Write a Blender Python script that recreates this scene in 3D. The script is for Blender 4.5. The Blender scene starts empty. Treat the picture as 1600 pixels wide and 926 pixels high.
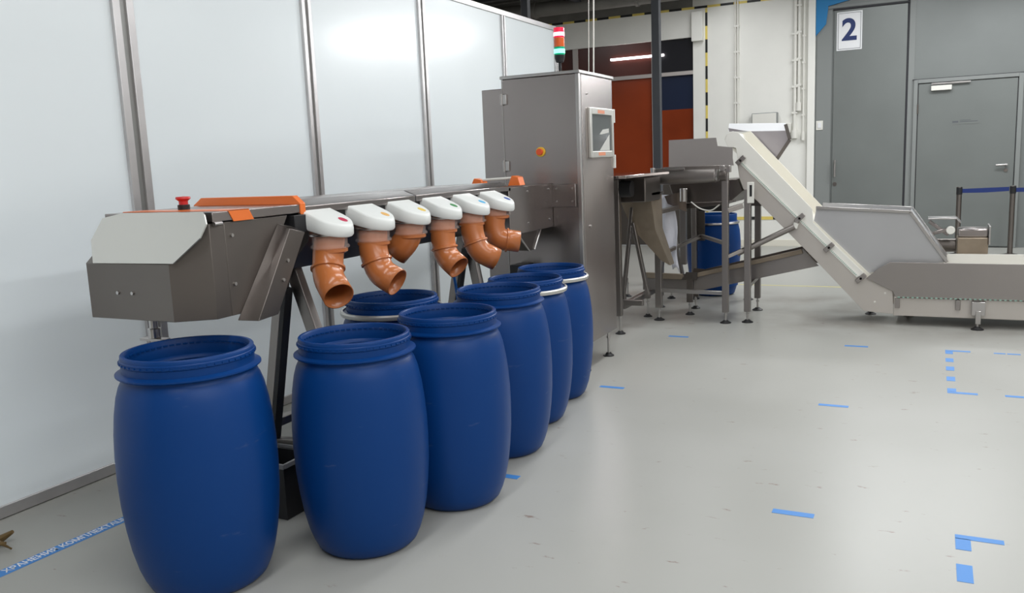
import bpy, bmesh, math, random
from mathutils import Vector, Matrix
random.seed(4)
S = bpy.context.scene
COL = S.collection

# ---------------------------------------------------------------- camera, light, exposure
cam_d = bpy.data.cameras.new('camera'); cam = bpy.data.objects.new('camera', cam_d); COL.objects.link(cam)
cam_d.sensor_width = 36; cam_d.lens = 29.838; cam_d.clip_end = 100
cam.matrix_world = Matrix(((0.8971, -0.032561, 0.440626, 0), (0.43991, 0.158634, -0.88392, 0),
                           (-0.041117, 0.9868, 0.156635, 1.53), (0, 0, 0, 1)))
S.camera = cam
S.view_settings.view_transform = 'Standard'; S.view_settings.look = 'None'
S.view_settings.gamma = 1.0; S.view_settings.use_curve_mapping = False
S.view_settings.exposure = 0.22
w = bpy.data.worlds.new('hall'); S.world = w; w.use_nodes = True
w.node_tree.nodes['Background'].inputs[0].default_value = (.9, .95, 1, 1)
w.node_tree.nodes['Background'].inputs[1].default_value = .3

def area(name, loc, sx, sy, power, col=(1, 1, 1), rot=(0, 0, 0)):
    d = bpy.data.lights.new(name, 'AREA'); d.shape = 'RECTANGLE'; d.size = sx; d.size_y = sy
    d.energy = power; d.color = col
    o = bpy.data.objects.new(name, d); o.location = loc; o.rotation_euler = rot; COL.objects.link(o)
    return o
COOL = (.975, .99, 1)
for (x, y, z, sx, sy, p) in ((-1.2, .2, 4.2, .5, 4.5, 70), (1.9, -.4, 4.2, .5, 4.5, 105), (-1.4, 6.0, 4.2, .5, 4.5, 70), (1.4, 6.2, 4.2, .5, 4.5, 78),
                             (-3.0, 12.0, 4.1, .4, 3.0, 34), (-.6, 11.2, 4.2, .5, 3.6, 80), (4.4, 1.5, 4.2, .5, 6, 160), (4.4, 9.5, 4.2, .5, 5, 110),
                             (-6.4, 9.5, 4.1, .5, 4, 45), (1.1, 12.3, 3.82, 1.6, .5, 70)):
    area('ceiling_and_fill_light', (x, y, z), sx, sy, p, COOL)  # ceiling rows plus lamps added for the cabinet glare and white back wall
hl = area('cabinet_glare_light', (-.1, 11.5, 3.48), 2.0, .3, 14, COOL)  # unseen area light added to put glare on the cabinet side
hl.rotation_euler = Vector((-2.1, -5.6, -1.9)).to_track_quat('-Z', 'Y').to_euler(); hl.data.spread = math.radians(80)

# ---------------------------------------------------------------- materials
def mat(name, col, rough=.5, metal=0, spec=.5, coat=0, bump=0, bscale=60, trans=0, emit=None, es=0, alpha=1, var=0, vscale=3, stretch=None, ior=1.45):
    m = bpy.data.materials.new(name); m.use_nodes = True
    nt = m.node_tree; b = nt.nodes['Principled BSDF']
    b.inputs['Base Color'].default_value = (*col, 1); b.inputs['Roughness'].default_value = rough
    b.inputs['Metallic'].default_value = metal; b.inputs['Specular IOR Level'].default_value = spec
    b.inputs['Coat Weight'].default_value = coat; b.inputs['Coat Roughness'].default_value = .17
    b.inputs['Transmission Weight'].default_value = trans; b.inputs['IOR'].default_value = ior
    b.inputs['Alpha'].default_value = alpha
    if emit: b.inputs['Emission Color'].default_value = (*emit, 1); b.inputs['Emission Strength'].default_value = es
    if bump or var:
        tc = nt.nodes.new('ShaderNodeTexCoord'); mp = nt.nodes.new('ShaderNodeMapping')
        nt.links.new(tc.outputs['Object'], mp.inputs['Vector'])
        if stretch: mp.inputs['Scale'].default_value = stretch
    if bump:
        n = nt.nodes.new('ShaderNodeTexNoise'); n.inputs['Scale'].default_value = bscale; n.inputs['Detail'].default_value = 3
        bp = nt.nodes.new('ShaderNodeBump'); bp.inputs['Strength'].default_value = bump; bp.inputs['Distance'].default_value = .002
        nt.links.new(mp.outputs[0], n.inputs['Vector']); nt.links.new(n.outputs['Fac'], bp.inputs['Height']); nt.links.new(bp.outputs[0], b.inputs['Normal'])
    if var:
        n = nt.nodes.new('ShaderNodeTexNoise'); n.inputs['Scale'].default_value = vscale; n.inputs['Detail'].default_value = 4
        r = nt.nodes.new('ShaderNodeValToRGB')
        r.color_ramp.elements[0].position = .3; r.color_ramp.elements[1].position = .7
        r.color_ramp.elements[0].color = (*[c * (1 - var) for c in col], 1); r.color_ramp.elements[1].color = (*[min(1, c * (1 + var)) for c in col], 1)
        nt.links.new(mp.outputs[0], n.inputs['Vector']); nt.links.new(n.outputs['Fac'], r.inputs[0]); nt.links.new(r.outputs[0], b.inputs['Base Color'])
    return m

def steel(name, col, rough, aniso=.65):
    m = mat(name, col, rough, 1, var=.04, vscale=1.2)
    nt = m.node_tree; b = nt.nodes['Principled BSDF']
    b.inputs['Anisotropic'].default_value = aniso; b.inputs['Anisotropic Rotation'].default_value = .25
    tg = nt.nodes.new('ShaderNodeTangent'); tg.direction_type = 'RADIAL'; tg.axis = 'Z'; nt.links.new(tg.outputs[0], b.inputs['Tangent'])
    return m
STEEL = steel('brushed_steel', (.36, .325, .315), .27)
STEEL_D = steel('dull_steel', (.185, .165, .152), .36)
GUARD = mat('matt_plate_steel', (.36, .335, .325), .45, .6)
STEEL_L = steel('bright_steel', (.52, .50, .49), .28)
SATIN = mat('satin_sheet', (.72, .71, .67), .42, .85, bump=.1, bscale=8)
FRAME = steel('frame_steel', (.32, .295, .28), .42)
ALU = mat('aluminium_profile', (.62, .60, .60), .36, .8, var=.08, vscale=4)
ALU_D = mat('profile_groove', (.32, .32, .31), .4, .8)
PANEL = mat('white_glossy_panel', (.86, .92, .945), .38, 0, .45, coat=.35, var=.012, vscale=1.2)
WHITEW = mat('painted_white_brick', (.86, .855, .81), .7, bump=.25, bscale=14, var=.02)
GREYW = mat('grey_metal_cladding', (.195, .21, .206), .45, .15, var=.05, vscale=1.5)
GREYD = mat('grey_door_leaf', (.185, .20, .194), .42, .2, var=.06, vscale=1.2)
GREYL = mat('pale_grey_frame', (.235, .25, .245), .5)
DARKLINE = mat('dark_gap', (.03, .03, .035), .7)
BLUE_TAPE = mat('blue_tape', (.055, .24, .62), .5)
BLUE_SIGN = mat('blue_paint', (.02, .20, .46), .5)
ORANGE_PAINT = mat('orange_powder_coat', (.86, .19, .035), .35, coat=.3)
PIPE = mat('orange_brown_pvc', (.53, .17, .052), .27, 0, .5, coat=.3, var=.05)
PIPE_IN = mat('orange_pvc_inside', (.42, .12, .04), .5)
CAPW = mat('white_moulded_plastic', (.80, .82, .80), .38)
CLEAR = mat('clear_collar_plastic', (.80, .70, .66), .15, 0, .5, alpha=.22)
BLACK = mat('black_rubber', (.012, .012, .013), .5)
BLACKP = mat('black_plastic', (.018, .018, .02), .4)
DARKST = mat('dark_painted_steel', (.055, .058, .066), .5)
RED = mat('red_plastic', (.62, .03, .03), .35)
YELLOW = mat('yellow_plastic', (.85, .55, .06), .4)
WPLAST = mat('white_plastic', (.78, .77, .72), .4)
CREAM = mat('cream_belt', (.78, .75, .66), .5)
BELTW = mat('white_conveyor_plastic', (.82, .81, .76), .45)
BELTG = mat('belt_edge_green', (.30, .47, .40), .5)
PAPER = mat('white_sign_plate', (.82, .83, .85), .4)
INK = mat('navy_ink', (.012, .03, .13), .5)
GREYINK = mat('grey_ink', (.10, .11, .12), .5)
CEIL = mat('corrugated_ceiling', (.23, .225, .21), .6, .2, var=.2, vscale=2)
HALLW = mat('hall_wall_paint', (.52, .50, .47), .7)
ORANGE_W = mat('rust_orange_panel', (.27, .042, .010), .25, 0, .5, coat=.3, var=.25, vscale=.7)
MAROON = mat('dark_red_panel', (.075, .016, .010), .3, coat=.2, var=.3, vscale=.8)
NAVY = mat('dark_navy_panel', (.012, .02, .05), .35)
BLKW = mat('black_panel', (.01, .01, .014), .4)
BROWNW = mat('dark_brown_panel', (.07, .06, .052), .5)
MULL = mat('mullion_paint', (.50, .46, .44), .5)
SHEET = mat('white_plastic_sheet', (.62, .62, .68), .35, bump=.5, bscale=10)
LEAF = mat('dry_brown_leaf', (.16, .10, .035), .6)
ROPE = mat('blue_webbing', (.01, .028, .15), .6)
PATINA = mat('discoloured_steel', (.34, .28, .215), .45, .75, var=.15, vscale=6)
SCREEN = mat('screen_glass', (.13, .14, .14), .12, .2, coat=.4)
SCREENW = mat('screen_white_graphic', (.6, .6, .57), .2)
TUBE = mat('lit_tube', (1, 1, 1), .5, emit=(1, .93, .95), es=4)
REDL = mat('red_lens', (.75, .02, .06), .2, emit=(1, .03, .10), es=.35)
REDG = mat('red_lamp_glow', (1, .3, .4), .2, emit=(1, .35, .42), es=3)
ORL = mat('amber_lens', (.75, .13, .03), .2)
GRL = mat('green_lens', (.0, .28, .14), .2, emit=(0, .5, .25), es=.25)
GRG = mat('green_lamp_glow', (.2, 1, .6), .2, emit=(.15, 1, .62), es=2.5)
def dot(c): return mat('dot_colour', c, .5)

def floor_mat():
    m = mat('glossy_epoxy_floor', (.56, .555, .525), .3, 0, .5)
    nt = m.node_tree; b = nt.nodes['Principled BSDF']; tc = nt.nodes.new('ShaderNodeTexCoord')
    n = nt.nodes.new('ShaderNodeTexNoise'); n.inputs['Scale'].default_value = .9; n.inputs['Detail'].default_value = 6
    r = nt.nodes.new('ShaderNodeValToRGB'); r.color_ramp.elements[0].position = .3; r.color_ramp.elements[1].position = .7
    r.color_ramp.elements[0].color = (.375, .375, .348, 1); r.color_ramp.elements[1].color = (.41, .41, .385, 1)
    # small reddish brown scuffs
    mp = nt.nodes.new('ShaderNodeMapping'); mp.inputs['Scale'].default_value = (1, 2.4, 1)
    n2 = nt.nodes.new('ShaderNodeTexNoise'); n2.inputs['Scale'].default_value = 5.5; n2.inputs['Detail'].default_value = 5; n2.inputs['Roughness'].default_value = .65
    r2 = nt.nodes.new('ShaderNodeValToRGB'); r2.color_ramp.elements[0].position = .655; r2.color_ramp.elements[1].position = .71
    mx = nt.nodes.new('ShaderNodeMix'); mx.data_type = 'RGBA'
    nt.links.new(tc.outputs['Object'], n.inputs['Vector']); nt.links.new(tc.outputs['Object'], mp.inputs[0]); nt.links.new(mp.outputs[0], n2.inputs['Vector'])
    nt.links.new(n.outputs['Fac'], r.inputs[0]); nt.links.new(n2.outputs['Fac'], r2.inputs[0])
    nt.links.new(r2.outputs[0], mx.inputs['Factor']); nt.links.new(r.outputs[0], mx.inputs['A']); mx.inputs['B'].default_value = (.24, .18, .155, 1)
    # brownish soiling plus shade under the machines, both painted into the floor colour
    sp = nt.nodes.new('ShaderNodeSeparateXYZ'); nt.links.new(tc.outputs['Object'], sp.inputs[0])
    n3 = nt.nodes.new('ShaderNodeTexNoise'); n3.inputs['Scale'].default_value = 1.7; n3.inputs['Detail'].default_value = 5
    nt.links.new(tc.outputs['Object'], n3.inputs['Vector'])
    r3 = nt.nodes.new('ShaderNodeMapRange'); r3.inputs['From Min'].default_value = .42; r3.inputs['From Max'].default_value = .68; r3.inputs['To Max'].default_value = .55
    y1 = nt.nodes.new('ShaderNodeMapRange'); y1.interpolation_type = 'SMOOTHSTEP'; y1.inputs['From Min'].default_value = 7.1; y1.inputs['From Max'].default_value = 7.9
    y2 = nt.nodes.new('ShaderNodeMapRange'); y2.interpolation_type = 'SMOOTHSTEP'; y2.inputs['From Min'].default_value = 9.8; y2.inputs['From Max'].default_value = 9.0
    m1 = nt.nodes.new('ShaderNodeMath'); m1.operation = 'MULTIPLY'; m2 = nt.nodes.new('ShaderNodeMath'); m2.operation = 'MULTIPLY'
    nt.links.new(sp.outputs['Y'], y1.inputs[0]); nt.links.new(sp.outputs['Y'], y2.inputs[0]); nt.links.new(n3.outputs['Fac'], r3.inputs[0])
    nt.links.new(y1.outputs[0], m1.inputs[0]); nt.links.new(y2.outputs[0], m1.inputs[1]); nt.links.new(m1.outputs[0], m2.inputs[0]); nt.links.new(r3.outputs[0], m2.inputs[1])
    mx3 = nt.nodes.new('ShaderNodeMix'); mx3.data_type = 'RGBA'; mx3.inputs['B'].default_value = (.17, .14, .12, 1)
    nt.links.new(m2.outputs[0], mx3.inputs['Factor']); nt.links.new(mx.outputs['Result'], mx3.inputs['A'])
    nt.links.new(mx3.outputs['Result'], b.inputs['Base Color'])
    mr = nt.nodes.new('ShaderNodeMapRange'); mr.inputs['To Min'].default_value = .26; mr.inputs['To Max'].default_value = .42; b.inputs['Specular IOR Level'].default_value = .2
    nt.links.new(n.outputs['Fac'], mr.inputs[0]); nt.links.new(mr.outputs[0], b.inputs['Roughness'])
    return m
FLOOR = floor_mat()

def barrel_mat(name, base):
    m = mat(name, base, .40, 0, .28)
    nt = m.node_tree; b = nt.nodes['Principled BSDF']; tc = nt.nodes.new('ShaderNodeTexCoord')
    mp = nt.nodes.new('ShaderNodeMapping'); mp.inputs['Scale'].default_value = (1.5, 1.5, 7)
    n = nt.nodes.new('ShaderNodeTexNoise'); n.inputs['Scale'].default_value = 3.2; n.inputs['Detail'].default_value = 6; n.inputs['Roughness'].default_value = .6
    r = nt.nodes.new('ShaderNodeValToRGB'); r.color_ramp.elements[0].position = .66; r.color_ramp.elements[1].position = .86
    mx = nt.nodes.new('ShaderNodeMix'); mx.data_type = 'RGBA'
    mx.inputs['A'].default_value = (*base, 1); mx.inputs['B'].default_value = (*[c * .75 + .10 for c in base], 1)
    nt.links.new(tc.outputs['Object'], mp.inputs[0]); nt.links.new(mp.outputs[0], n.inputs['Vector']); nt.links.new(n.outputs['Fac'], r.inputs[0])
    nt.links.new(r.outputs[0], mx.inputs['Factor']); nt.links.new(mx.outputs['Result'], b.inputs['Base Color'])
    return m
BARREL = barrel_mat('blue_drum_plastic', (.0015, .042, .19))

def caution_mat(axis):
    m = mat('caution_stripe', (.8, .62, .12), .5)
    nt = m.node_tree; b = nt.nodes['Principled BSDF']; tc = nt.nodes.new('ShaderNodeTexCoord'); sp = nt.nodes.new('ShaderNodeSeparateXYZ')
    a = nt.nodes.new('ShaderNodeMath'); a.operation = 'MULTIPLY'; a.inputs[1].default_value = 1 / .42
    f = nt.nodes.new('ShaderNodeMath'); f.operation = 'FRACT'; g = nt.nodes.new('ShaderNodeMath'); g.operation = 'GREATER_THAN'; g.inputs[1].default_value = .5
    mx = nt.nodes.new('ShaderNodeMix'); mx.data_type = 'RGBA'; mx.inputs['A'].default_value = (.78, .62, .16, 1); mx.inputs['B'].default_value = (.02, .02, .02, 1)
    nt.links.new(tc.outputs['Object'], sp.inputs[0]); nt.links.new(sp.outputs[axis], a.inputs[0]); nt.links.new(a.outputs[0], f.inputs[0])
    nt.links.new(f.outputs[0], g.inputs[0]); nt.links.new(g.outputs[0], mx.inputs['Factor']); nt.links.new(mx.outputs['Result'], b.inputs['Base Color'])
    return m
CAUT_X = caution_mat('X'); CAUT_Z = caution_mat('Z')

# ---------------------------------------------------------------- mesh helpers
class MB:
    def __init__(s): s.v = []; s.f = []
    def add(s, vs, fs):
        o = len(s.v); s.v += [tuple(v) for v in vs]; s.f += [tuple(i + o for i in f) for f in fs]; return s
    def box(s, x0, x1, y0, y1, z0, z1):
        if x0 > x1: x0, x1 = x1, x0
        if y0 > y1: y0, y1 = y1, y0
        if z0 > z1: z0, z1 = z1, z0
        return s.add([(x0, y0, z0), (x1, y0, z0), (x1, y1, z0), (x0, y1, z0), (x0, y0, z1), (x1, y0, z1), (x1, y1, z1), (x0, y1, z1)],
                     [(0, 3, 2, 1), (4, 5, 6, 7), (0, 1, 5, 4), (1, 2, 6, 5), (2, 3, 7, 6), (3, 0, 4, 7)])
    def prism(s, poly, plane, a0, a1):
        n = len(poly)
        def P(p, a): return {'xz': (p[0], a, p[1]), 'yz': (a, p[0], p[1]), 'xy': (p[0], p[1], a)}[plane]
        return s.add([P(p, a0) for p in poly] + [P(p, a1) for p in poly],
                     [tuple(range(n))[::-1], tuple(range(n, 2 * n))] + [(i, (i + 1) % n, n + (i + 1) % n, n + i) for i in range(n)])
    def hexa(s, a, b):   # two quads (4 pts each) joined
        return s.add(list(a) + list(b), [(3, 2, 1, 0), (4, 5, 6, 7)] + [(i, (i + 1) % 4, 4 + (i + 1) % 4, 4 + i) for i in range(4)])
    def rod(s, p0, p1, r, n=20, r1=None, caps=True):
        p0 = Vector(p0); p1 = Vector(p1); d = (p1 - p0).normalized(); r1 = r if r1 is None else r1
        u = d.orthogonal().normalized(); v = d.cross(u)
        A = [p0 + (u * math.cos(t) + v * math.sin(t)) * r for t in [2 * math.pi * i / n for i in range(n)]]
        B = [p1 + (u * math.cos(t) + v * math.sin(t)) * r1 for t in [2 * math.pi * i / n for i in range(n)]]
        fs = [(i, (i + 1) % n, n + (i + 1) % n, n + i) for i in range(n)]
        if caps: fs += [tuple(range(n))[::-1], tuple(range(n, 2 * n))]
        return s.add(A + B, fs)
    def bar(s, p0, p1, w, h, up=(0, 0, 1)):
        p0 = Vector(p0); p1 = Vector(p1); d = (p1 - p0).normalized(); u = Vector(up)
        a = d.cross(u)
        if a.length < 1e-3: a = d.cross(Vector((0, 1, 0)))
        a.normalize(); b = a.cross(d).normalized()
        q = [(-1, -1), (1, -1), (1, 1), (-1, 1)]
        return s.hexa([p0 + a * w / 2 * i + b * h / 2 * j for i, j in q], [p1 + a * w / 2 * i + b * h / 2 * j for i, j in q])
    def lathe(s, prof, c=(0, 0, 0), n=96):
        m = len(prof); vs = []; fs = []
        for i in range(n):
            t = 2 * math.pi * i / n
            for r, z in prof: vs.append((c[0] + r * math.cos(t), c[1] + r * math.sin(t), c[2] + z))
        for i in range(n):
            j = (i + 1) % n
            for k in range(m - 1): fs.append((i * m + k, j * m + k, j * m + k + 1, i * m + k + 1))
        return s.add(vs, fs)
    def sweep(s, pts, radii, n=32):
        pts = [Vector(p) for p in pts]; m = len(pts); rings = []
        u = None
        for i in range(m):
            d = (pts[min(i + 1, m - 1)] - pts[max(i - 1, 0)]).normalized()
            if u is None: u = d.orthogonal().normalized()
            u = (u - d * u.dot(d)).normalized(); v = d.cross(u)
            rings.append([pts[i] + (u * math.cos(2 * math.pi * k / n) + v * math.sin(2 * math.pi * k / n)) * radii[i] for k in range(n)])
        vs = [p for r in rings for p in r]
        fs = [(i * n + k, i * n + (k + 1) % n, (i + 1) * n + (k + 1) % n, (i + 1) * n + k) for i in range(m - 1) for k in range(n)]
        return s.add(vs, fs)

def obj(name, mb, m, parent=None, bevel=0, smooth=True, kind=None, label=None, angle=32):
    me = bpy.data.meshes.new(name); me.from_pydata(mb.v, [], mb.f); me.validate(); me.update()
    bm = bmesh.new(); bm.from_mesh(me); bmesh.ops.remove_doubles(bm, verts=bm.verts, dist=1e-6); bmesh.ops.recalc_face_normals(bm, faces=bm.faces); bm.to_mesh(me); bm.free()
    if smooth:
        for p in me.polygons: p.use_smooth = True
        me.set_sharp_from_angle(angle=math.radians(angle))
    me.materials.append(m)
    o = bpy.data.objects.new(name, me); COL.objects.link(o)
    if parent:
        o.parent = parent; o.matrix_parent_inverse = Matrix.Translation(parent['base']).inverted() if 'base' in parent else Matrix.Identity(4)
    if bevel:
        b = o.modifiers.new('bevel', 'BEVEL'); b.width = bevel; b.segments = 2; b.limit_method = 'ANGLE'; b.angle_limit = math.radians(40)
    if kind: o['kind'] = kind
    if label: o['label'] = label
    return o
BASES = {}
def thing(name, label, cat, loc=(0, 0, 0), group=None):
    o = bpy.data.objects.new(name, None); COL.objects.link(o); o.location = loc; o.empty_display_size = .1
    o['label'] = label; o['category'] = cat
    if group: o['group'] = group
    BASES[o.name] = Vector(loc); return o
def part(name, mb, m, root, bevel=.002, **k):      # mesh in world coordinates under a root Empty (or under one of its parts)
    o = obj(name, mb, m, None, bevel, **k); o.parent = root
    b = BASES.get(root.name, Vector((0, 0, 0))) if root.type == 'EMPTY' else Vector((0, 0, 0))
    if root.type == 'EMPTY': o.matrix_parent_inverse = Matrix.Translation(-b)
    return o
def struct(name, mb, m, bevel=0, **k): return obj(name, mb, m, None, bevel, kind='structure', **k)
def solo(name, mb, m, label, cat, group=None, bevel=0, **k):
    o = obj(name, mb, m, None, bevel, **k); o['label'] = label; o['category'] = cat
    if group: o['group'] = group
    return o
def text(name, s, size, loc, rot, m, parent=None, ext=.0008, offset=0, kind=None, sx=1):
    c = bpy.data.curves.new(name, 'FONT'); c.body = s; c.size = size; c.extrude = ext; c.offset = offset; c.align_x = 'CENTER'; c.align_y = 'CENTER'
    t = bpy.data.objects.new(name + '_tmp', c); COL.objects.link(t)
    bpy.context.view_layer.update()
    me = bpy.data.meshes.new_from_object(t.evaluated_get(bpy.context.evaluated_depsgraph_get()))
    bpy.data.objects.remove(t)
    me.transform(Matrix.Translation(loc) @ Matrix.Rotation(rot[2], 4, 'Z') @ Matrix.Rotation(rot[0], 4, 'X') @ Matrix.Diagonal((sx, 1, 1, 1)))
    me.materials.append(m)
    o = bpy.data.objects.new(name, me); COL.objects.link(o)
    if parent:
        o.parent = parent
        if parent.type == 'EMPTY': o.matrix_parent_inverse = Matrix.Translation(-BASES[parent.name])
    if kind: o['kind'] = kind
    return o
def tube_path(pts, n=5):   # Catmull-Rom through points
    P = [Vector(p) for p in pts]; P = [P[0] * 2 - P[1]] + P + [P[-1] * 2 - P[-2]]; out = []
    for i in range(1, len(P) - 2):
        for k in range(n):
            t = k / n; a, b, c, d = P[i - 1:i + 3]
            out.append(.5 * ((2 * b) + (-a + c) * t + (2 * a - 5 * b + 4 * c - d) * t * t + (-a + 3 * b - 3 * c + d) * t ** 3))
    out.append(P[-2]); return out

# ---------------------------------------------------------------- the hall
YB = 14.24
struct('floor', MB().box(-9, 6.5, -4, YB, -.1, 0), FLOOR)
c = MB().box(-9, 6.5, -4, YB + .3, 4.34, 4.45)
for i in range(60): c.box(-9, 6.5, -4 + i * .31, -3.86 + i * .31, 4.30, 4.345)
struct('ceiling', c, CEIL)
struct('wall_back_white', MB().box(-3.6, -1.69, YB, YB + .2, 0, 4.34).box(-9, -3.6, YB, YB + .2, 3.42, 3.87), WHITEW)
struct('wall_back_grey', MB().box(-1.69, 6.5, YB - .02, YB + .2, 0, 4.34), GREYW)
struct('wall_right', MB().box(6.5, 6.6, -4, YB, 0, 4.34), HALLW)
struct('wall_front', MB().box(-9, 6.5, -4.1, -4, 0, 4.34), HALLW)
struct('wall_far_left', MB().box(-9.1, -9, -4, YB, 0, 4.34), HALLW)
struct('wall_upper_back', MB().box(-9, -3.6, YB + .01, YB + .2, 3.87, 4.34), CEIL)
struct('trim_1', MB().box(-1.80, -1.69, YB - .06, YB, 0, 4.34), WHITEW, .01)
struct('trim_2', MB().box(-3.60, -3.42, YB - .10, YB, 3.34, 3.80), WHITEW, .005)
struct('trim_3', MB().box(-3.6, -1.69, YB - .015, YB, 0, .10), CREAM)
# beams and services under the ceiling
b = MB()
for y in (9.6, 11.4, 13.0): b.box(-9, 6.5, y, y + .12, 4.16, 4.30)
for x in (-7.2, -5.4): b.box(x, x + .1, 8.5, YB, 4.08, 4.2)
struct('trim_4', b, DARKST)
solo('ventilation_duct', MB().rod((-8.8, 13.75, 4.06), (-3.1, 13.75, 4.06), .12, 28).rod((-6.2, 13.75, 4.06), (-6.15, 13.75, 4.06), .14, 28).rod((-4.4, 13.75, 4.06), (-4.35, 13.75, 4.06), .14, 28), CEIL,
     'round grey ventilation duct running under the ceiling above the lintel', 'duct')
# dark roof truss seen over the panel wall
b = MB().box(-7.6, -3.9, 9.6, 9.72, 3.62, 3.70)
for i in range(5): b.bar((-7.4 + i * .8, 9.66, 3.66), (-7.0 + i * .8, 9.66, 4.18), .05, .05).bar((-7.0 + i * .8, 9.66, 4.18), (-6.6 + i * .8, 9.66, 3.66), .05, .05)
struct('trim_5', b, DARKST)

# glazed partition in the back wall: room behind with rust-orange walls
struct('wall_inner_room', MB().box(-9, -3.4, 17.2, 17.3, 0, 3.9), ORANGE_W)
struct('ceiling_inner_room', MB().box(-9, -3.4, YB + .2, 17.2, 3.6, 3.7), MAROON)
struct('wall_partition_low', MB().box(-9, -3.6, YB + .05, YB + .12, 0, 1.15), BROWNW)
win = struct('window_1', MB().box(-9, -4.28, YB + .06, YB + .10, 1.15, 2.83).box(-4.28, -3.6, YB + .06, YB + .10, 1.15, 2.28), ORANGE_W)
obj('upper_pane', MB().box(-9, -4.28, YB + .06, YB + .10, 2.89, 3.42), MAROON, win)
obj('dark_pane', MB().box(-4.28, -3.6, YB + .06, YB + .10, 2.28, 2.83), NAVY, win)
obj('black_pane', MB().box(-4.28, -3.6, YB + .06, YB + .10, 2.89, 3.42), BLKW, win)
b = MB().box(-9, -3.6, YB + .0, YB + .08, 2.83, 2.89).box(-5.72, -5.64, YB + .0, YB + .08, 2.0, 3.42).box(-4.31, -4.25, YB + .02, YB + .08, 1.15, 3.42)
obj('mullion', b, MULL, win)
solo('linear_lamp', MB().box(-5.03, -4.10, YB + .01, YB + .062, 3.165, 3.20), TUBE, 'lit white linear lamp tube fixed before the dark red glazing', 'lamp')

# caution tape
solo('hazard_tape', MB().box(-9, -1.8, YB - .008, YB, 3.855, 3.89), CAUT_X, 'yellow and black hazard tape running along the top of the white lintel', 'tape', group=None)
solo('hazard_tape', MB().box(-3.395, -3.36, YB - .008, YB, .47, 3.85), CAUT_Z, 'yellow and black hazard tape running up the white wall beside the glazing', 'tape')
solo('hazard_tape', MB().box(-3.35, -2.2, YB - .008, YB, .43, .48), CAUT_X, 'short low hazard tape behind the blue drum at the back wall', 'tape')

# dark columns
for (x, y, lab) in ((-2.93, 9.9, 'dark grey steel column rising behind the steel cabinet'), (-4.63, 10.0, 'dark grey steel column seen over the top edge of the white panels')):
    t = thing('steel_column', lab, 'column', (x, y, 0))
    part('shaft', MB().box(x - .045, x + .045, y - .045, y + .045, .01, 4.30), DARKST, t, .004)
    part('base_plate', MB().box(x - .1, x + .1, y - .1, y + .1, 0, .012), DARKST, t)

# conduits on the white wall
def conduit(x, z0, z1, r, lab, foot=True):
    t = thing('wall_conduit', lab, 'conduit', (x, YB - .03, z0))
    part('pipe', MB().rod((x, YB - .03, z0), (x, YB - .03, z1), r, 12), WPLAST, t, 0)
    if foot: part('end_fitting', MB().rod((x, YB - .035, z0 - .03), (x, YB - .035, z0 + .10), r * 1.9, 14), WPLAST, t, .003)
    for k in range(4): part('clip', MB().box(x - r * 1.7, x + r * 1.7, YB - .03 - r, YB, z0 + .35 + k * .4, z0 + .38 + k * .4), WPLAST, t)
conduit(-2.87, 1.95, 4.3, .013, 'slim white conduit dropping to the grey wall box', False)
conduit(-2.91, 1.95, 4.3, .013, 'slim white conduit left of its twin above the wall box', False)
conduit(-1.99, 1.74, 4.3, .026, 'thick white conduit right of the wall box, ending in a fitting')
conduit(-1.93, 2.16, 4.3, .022, 'shorter thick white conduit on the white wall with round end')
conduit(-1.86, 1.70, 4.3, .014, 'thin white conduit nearest the grey cladding')
b = MB().box(-2.63, -2.24, YB - .13, YB, 1.93, 2.13)
t = thing('wall_box', 'pale grey electrical box on the white wall behind the conveyor', 'electrical box', (-2.43, YB, 1.93))
part('housing', b, GREYL, t, .006); part('lid', MB().box(-2.62, -2.25, YB - .14, YB - .131, 1.94, 2.12), WPLAST, t)
t = thing('cable_junction_box', 'small white junction box at the foot of the thick conduit', 'junction box', (-2.1, YB, 1.8))
part('housing', MB().box(-2.16, -2.04, YB - .06, YB, 1.80, 1.95), WPLAST, t, .006); part('lid', MB().box(-2.155, -2.045, YB - .067, YB - .061, 1.806, 1.944), WPLAST, t)

# grey cladding, sliding door, personnel door
YG = YB - .02
dl = struct('door_1', MB().box(-1.42, -.41, YG - .03, YG, .05, 3.58), GREYD, .003)
obj('edge_gap', MB().box(-.408, -.38, YG - .012, YG, .05, 4.3).box(-1.44, -.38, YG - .035, YG, 3.585, 3.61), DARKLINE, dl)
h = obj('door_handle', MB().rod((-1.375, YG - .08, 1.09), (-1.375, YG - .08, 1.35), .016, 14).rod((-1.375, YG - .08, 1.12), (-1.375, YG - .03, 1.12), .01).rod((-1.375, YG - .08, 1.32), (-1.375, YG - .03, 1.32), .01), STEEL_L, dl)
obj('keyhole_plate', MB().rod((-1.375, YG - .036, .98), (-1.375, YG - .03, .98), .03, 20), STEEL_D, dl)
d2 = struct('door_2', MB().box(-.235, 1.03, YG - .03, YG, .02, 2.41), GREYD, .003)
obj('door_frame', MB().box(-.30, -.245, YG - .05, YG, 0, 2.47).box(1.04, 1.10, YG - .05, YG, 0, 2.47).box(-.245, 1.04, YG - .05, YG, 2.42, 2.47), GREYL, d2, .004)
obj('frame_gap', MB().box(-.245, -.235, YG - .02, YG, 0, 2.42).box(1.03, 1.04, YG - .02, YG, 0, 2.42).box(-.32, 1.12, YG - .03, YG, 2.472, 2.482), DARKLINE, d2)
obj('door_closer', MB().box(-.07, .20, YG - .09, YG - .03, 2.30, 2.37), WPLAST, d2, .006)
obj('closer_arm', MB().box(-.07, .44, YG - .075, YG - .055, 2.385, 2.41), STEEL_L, d2, .003)
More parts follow.
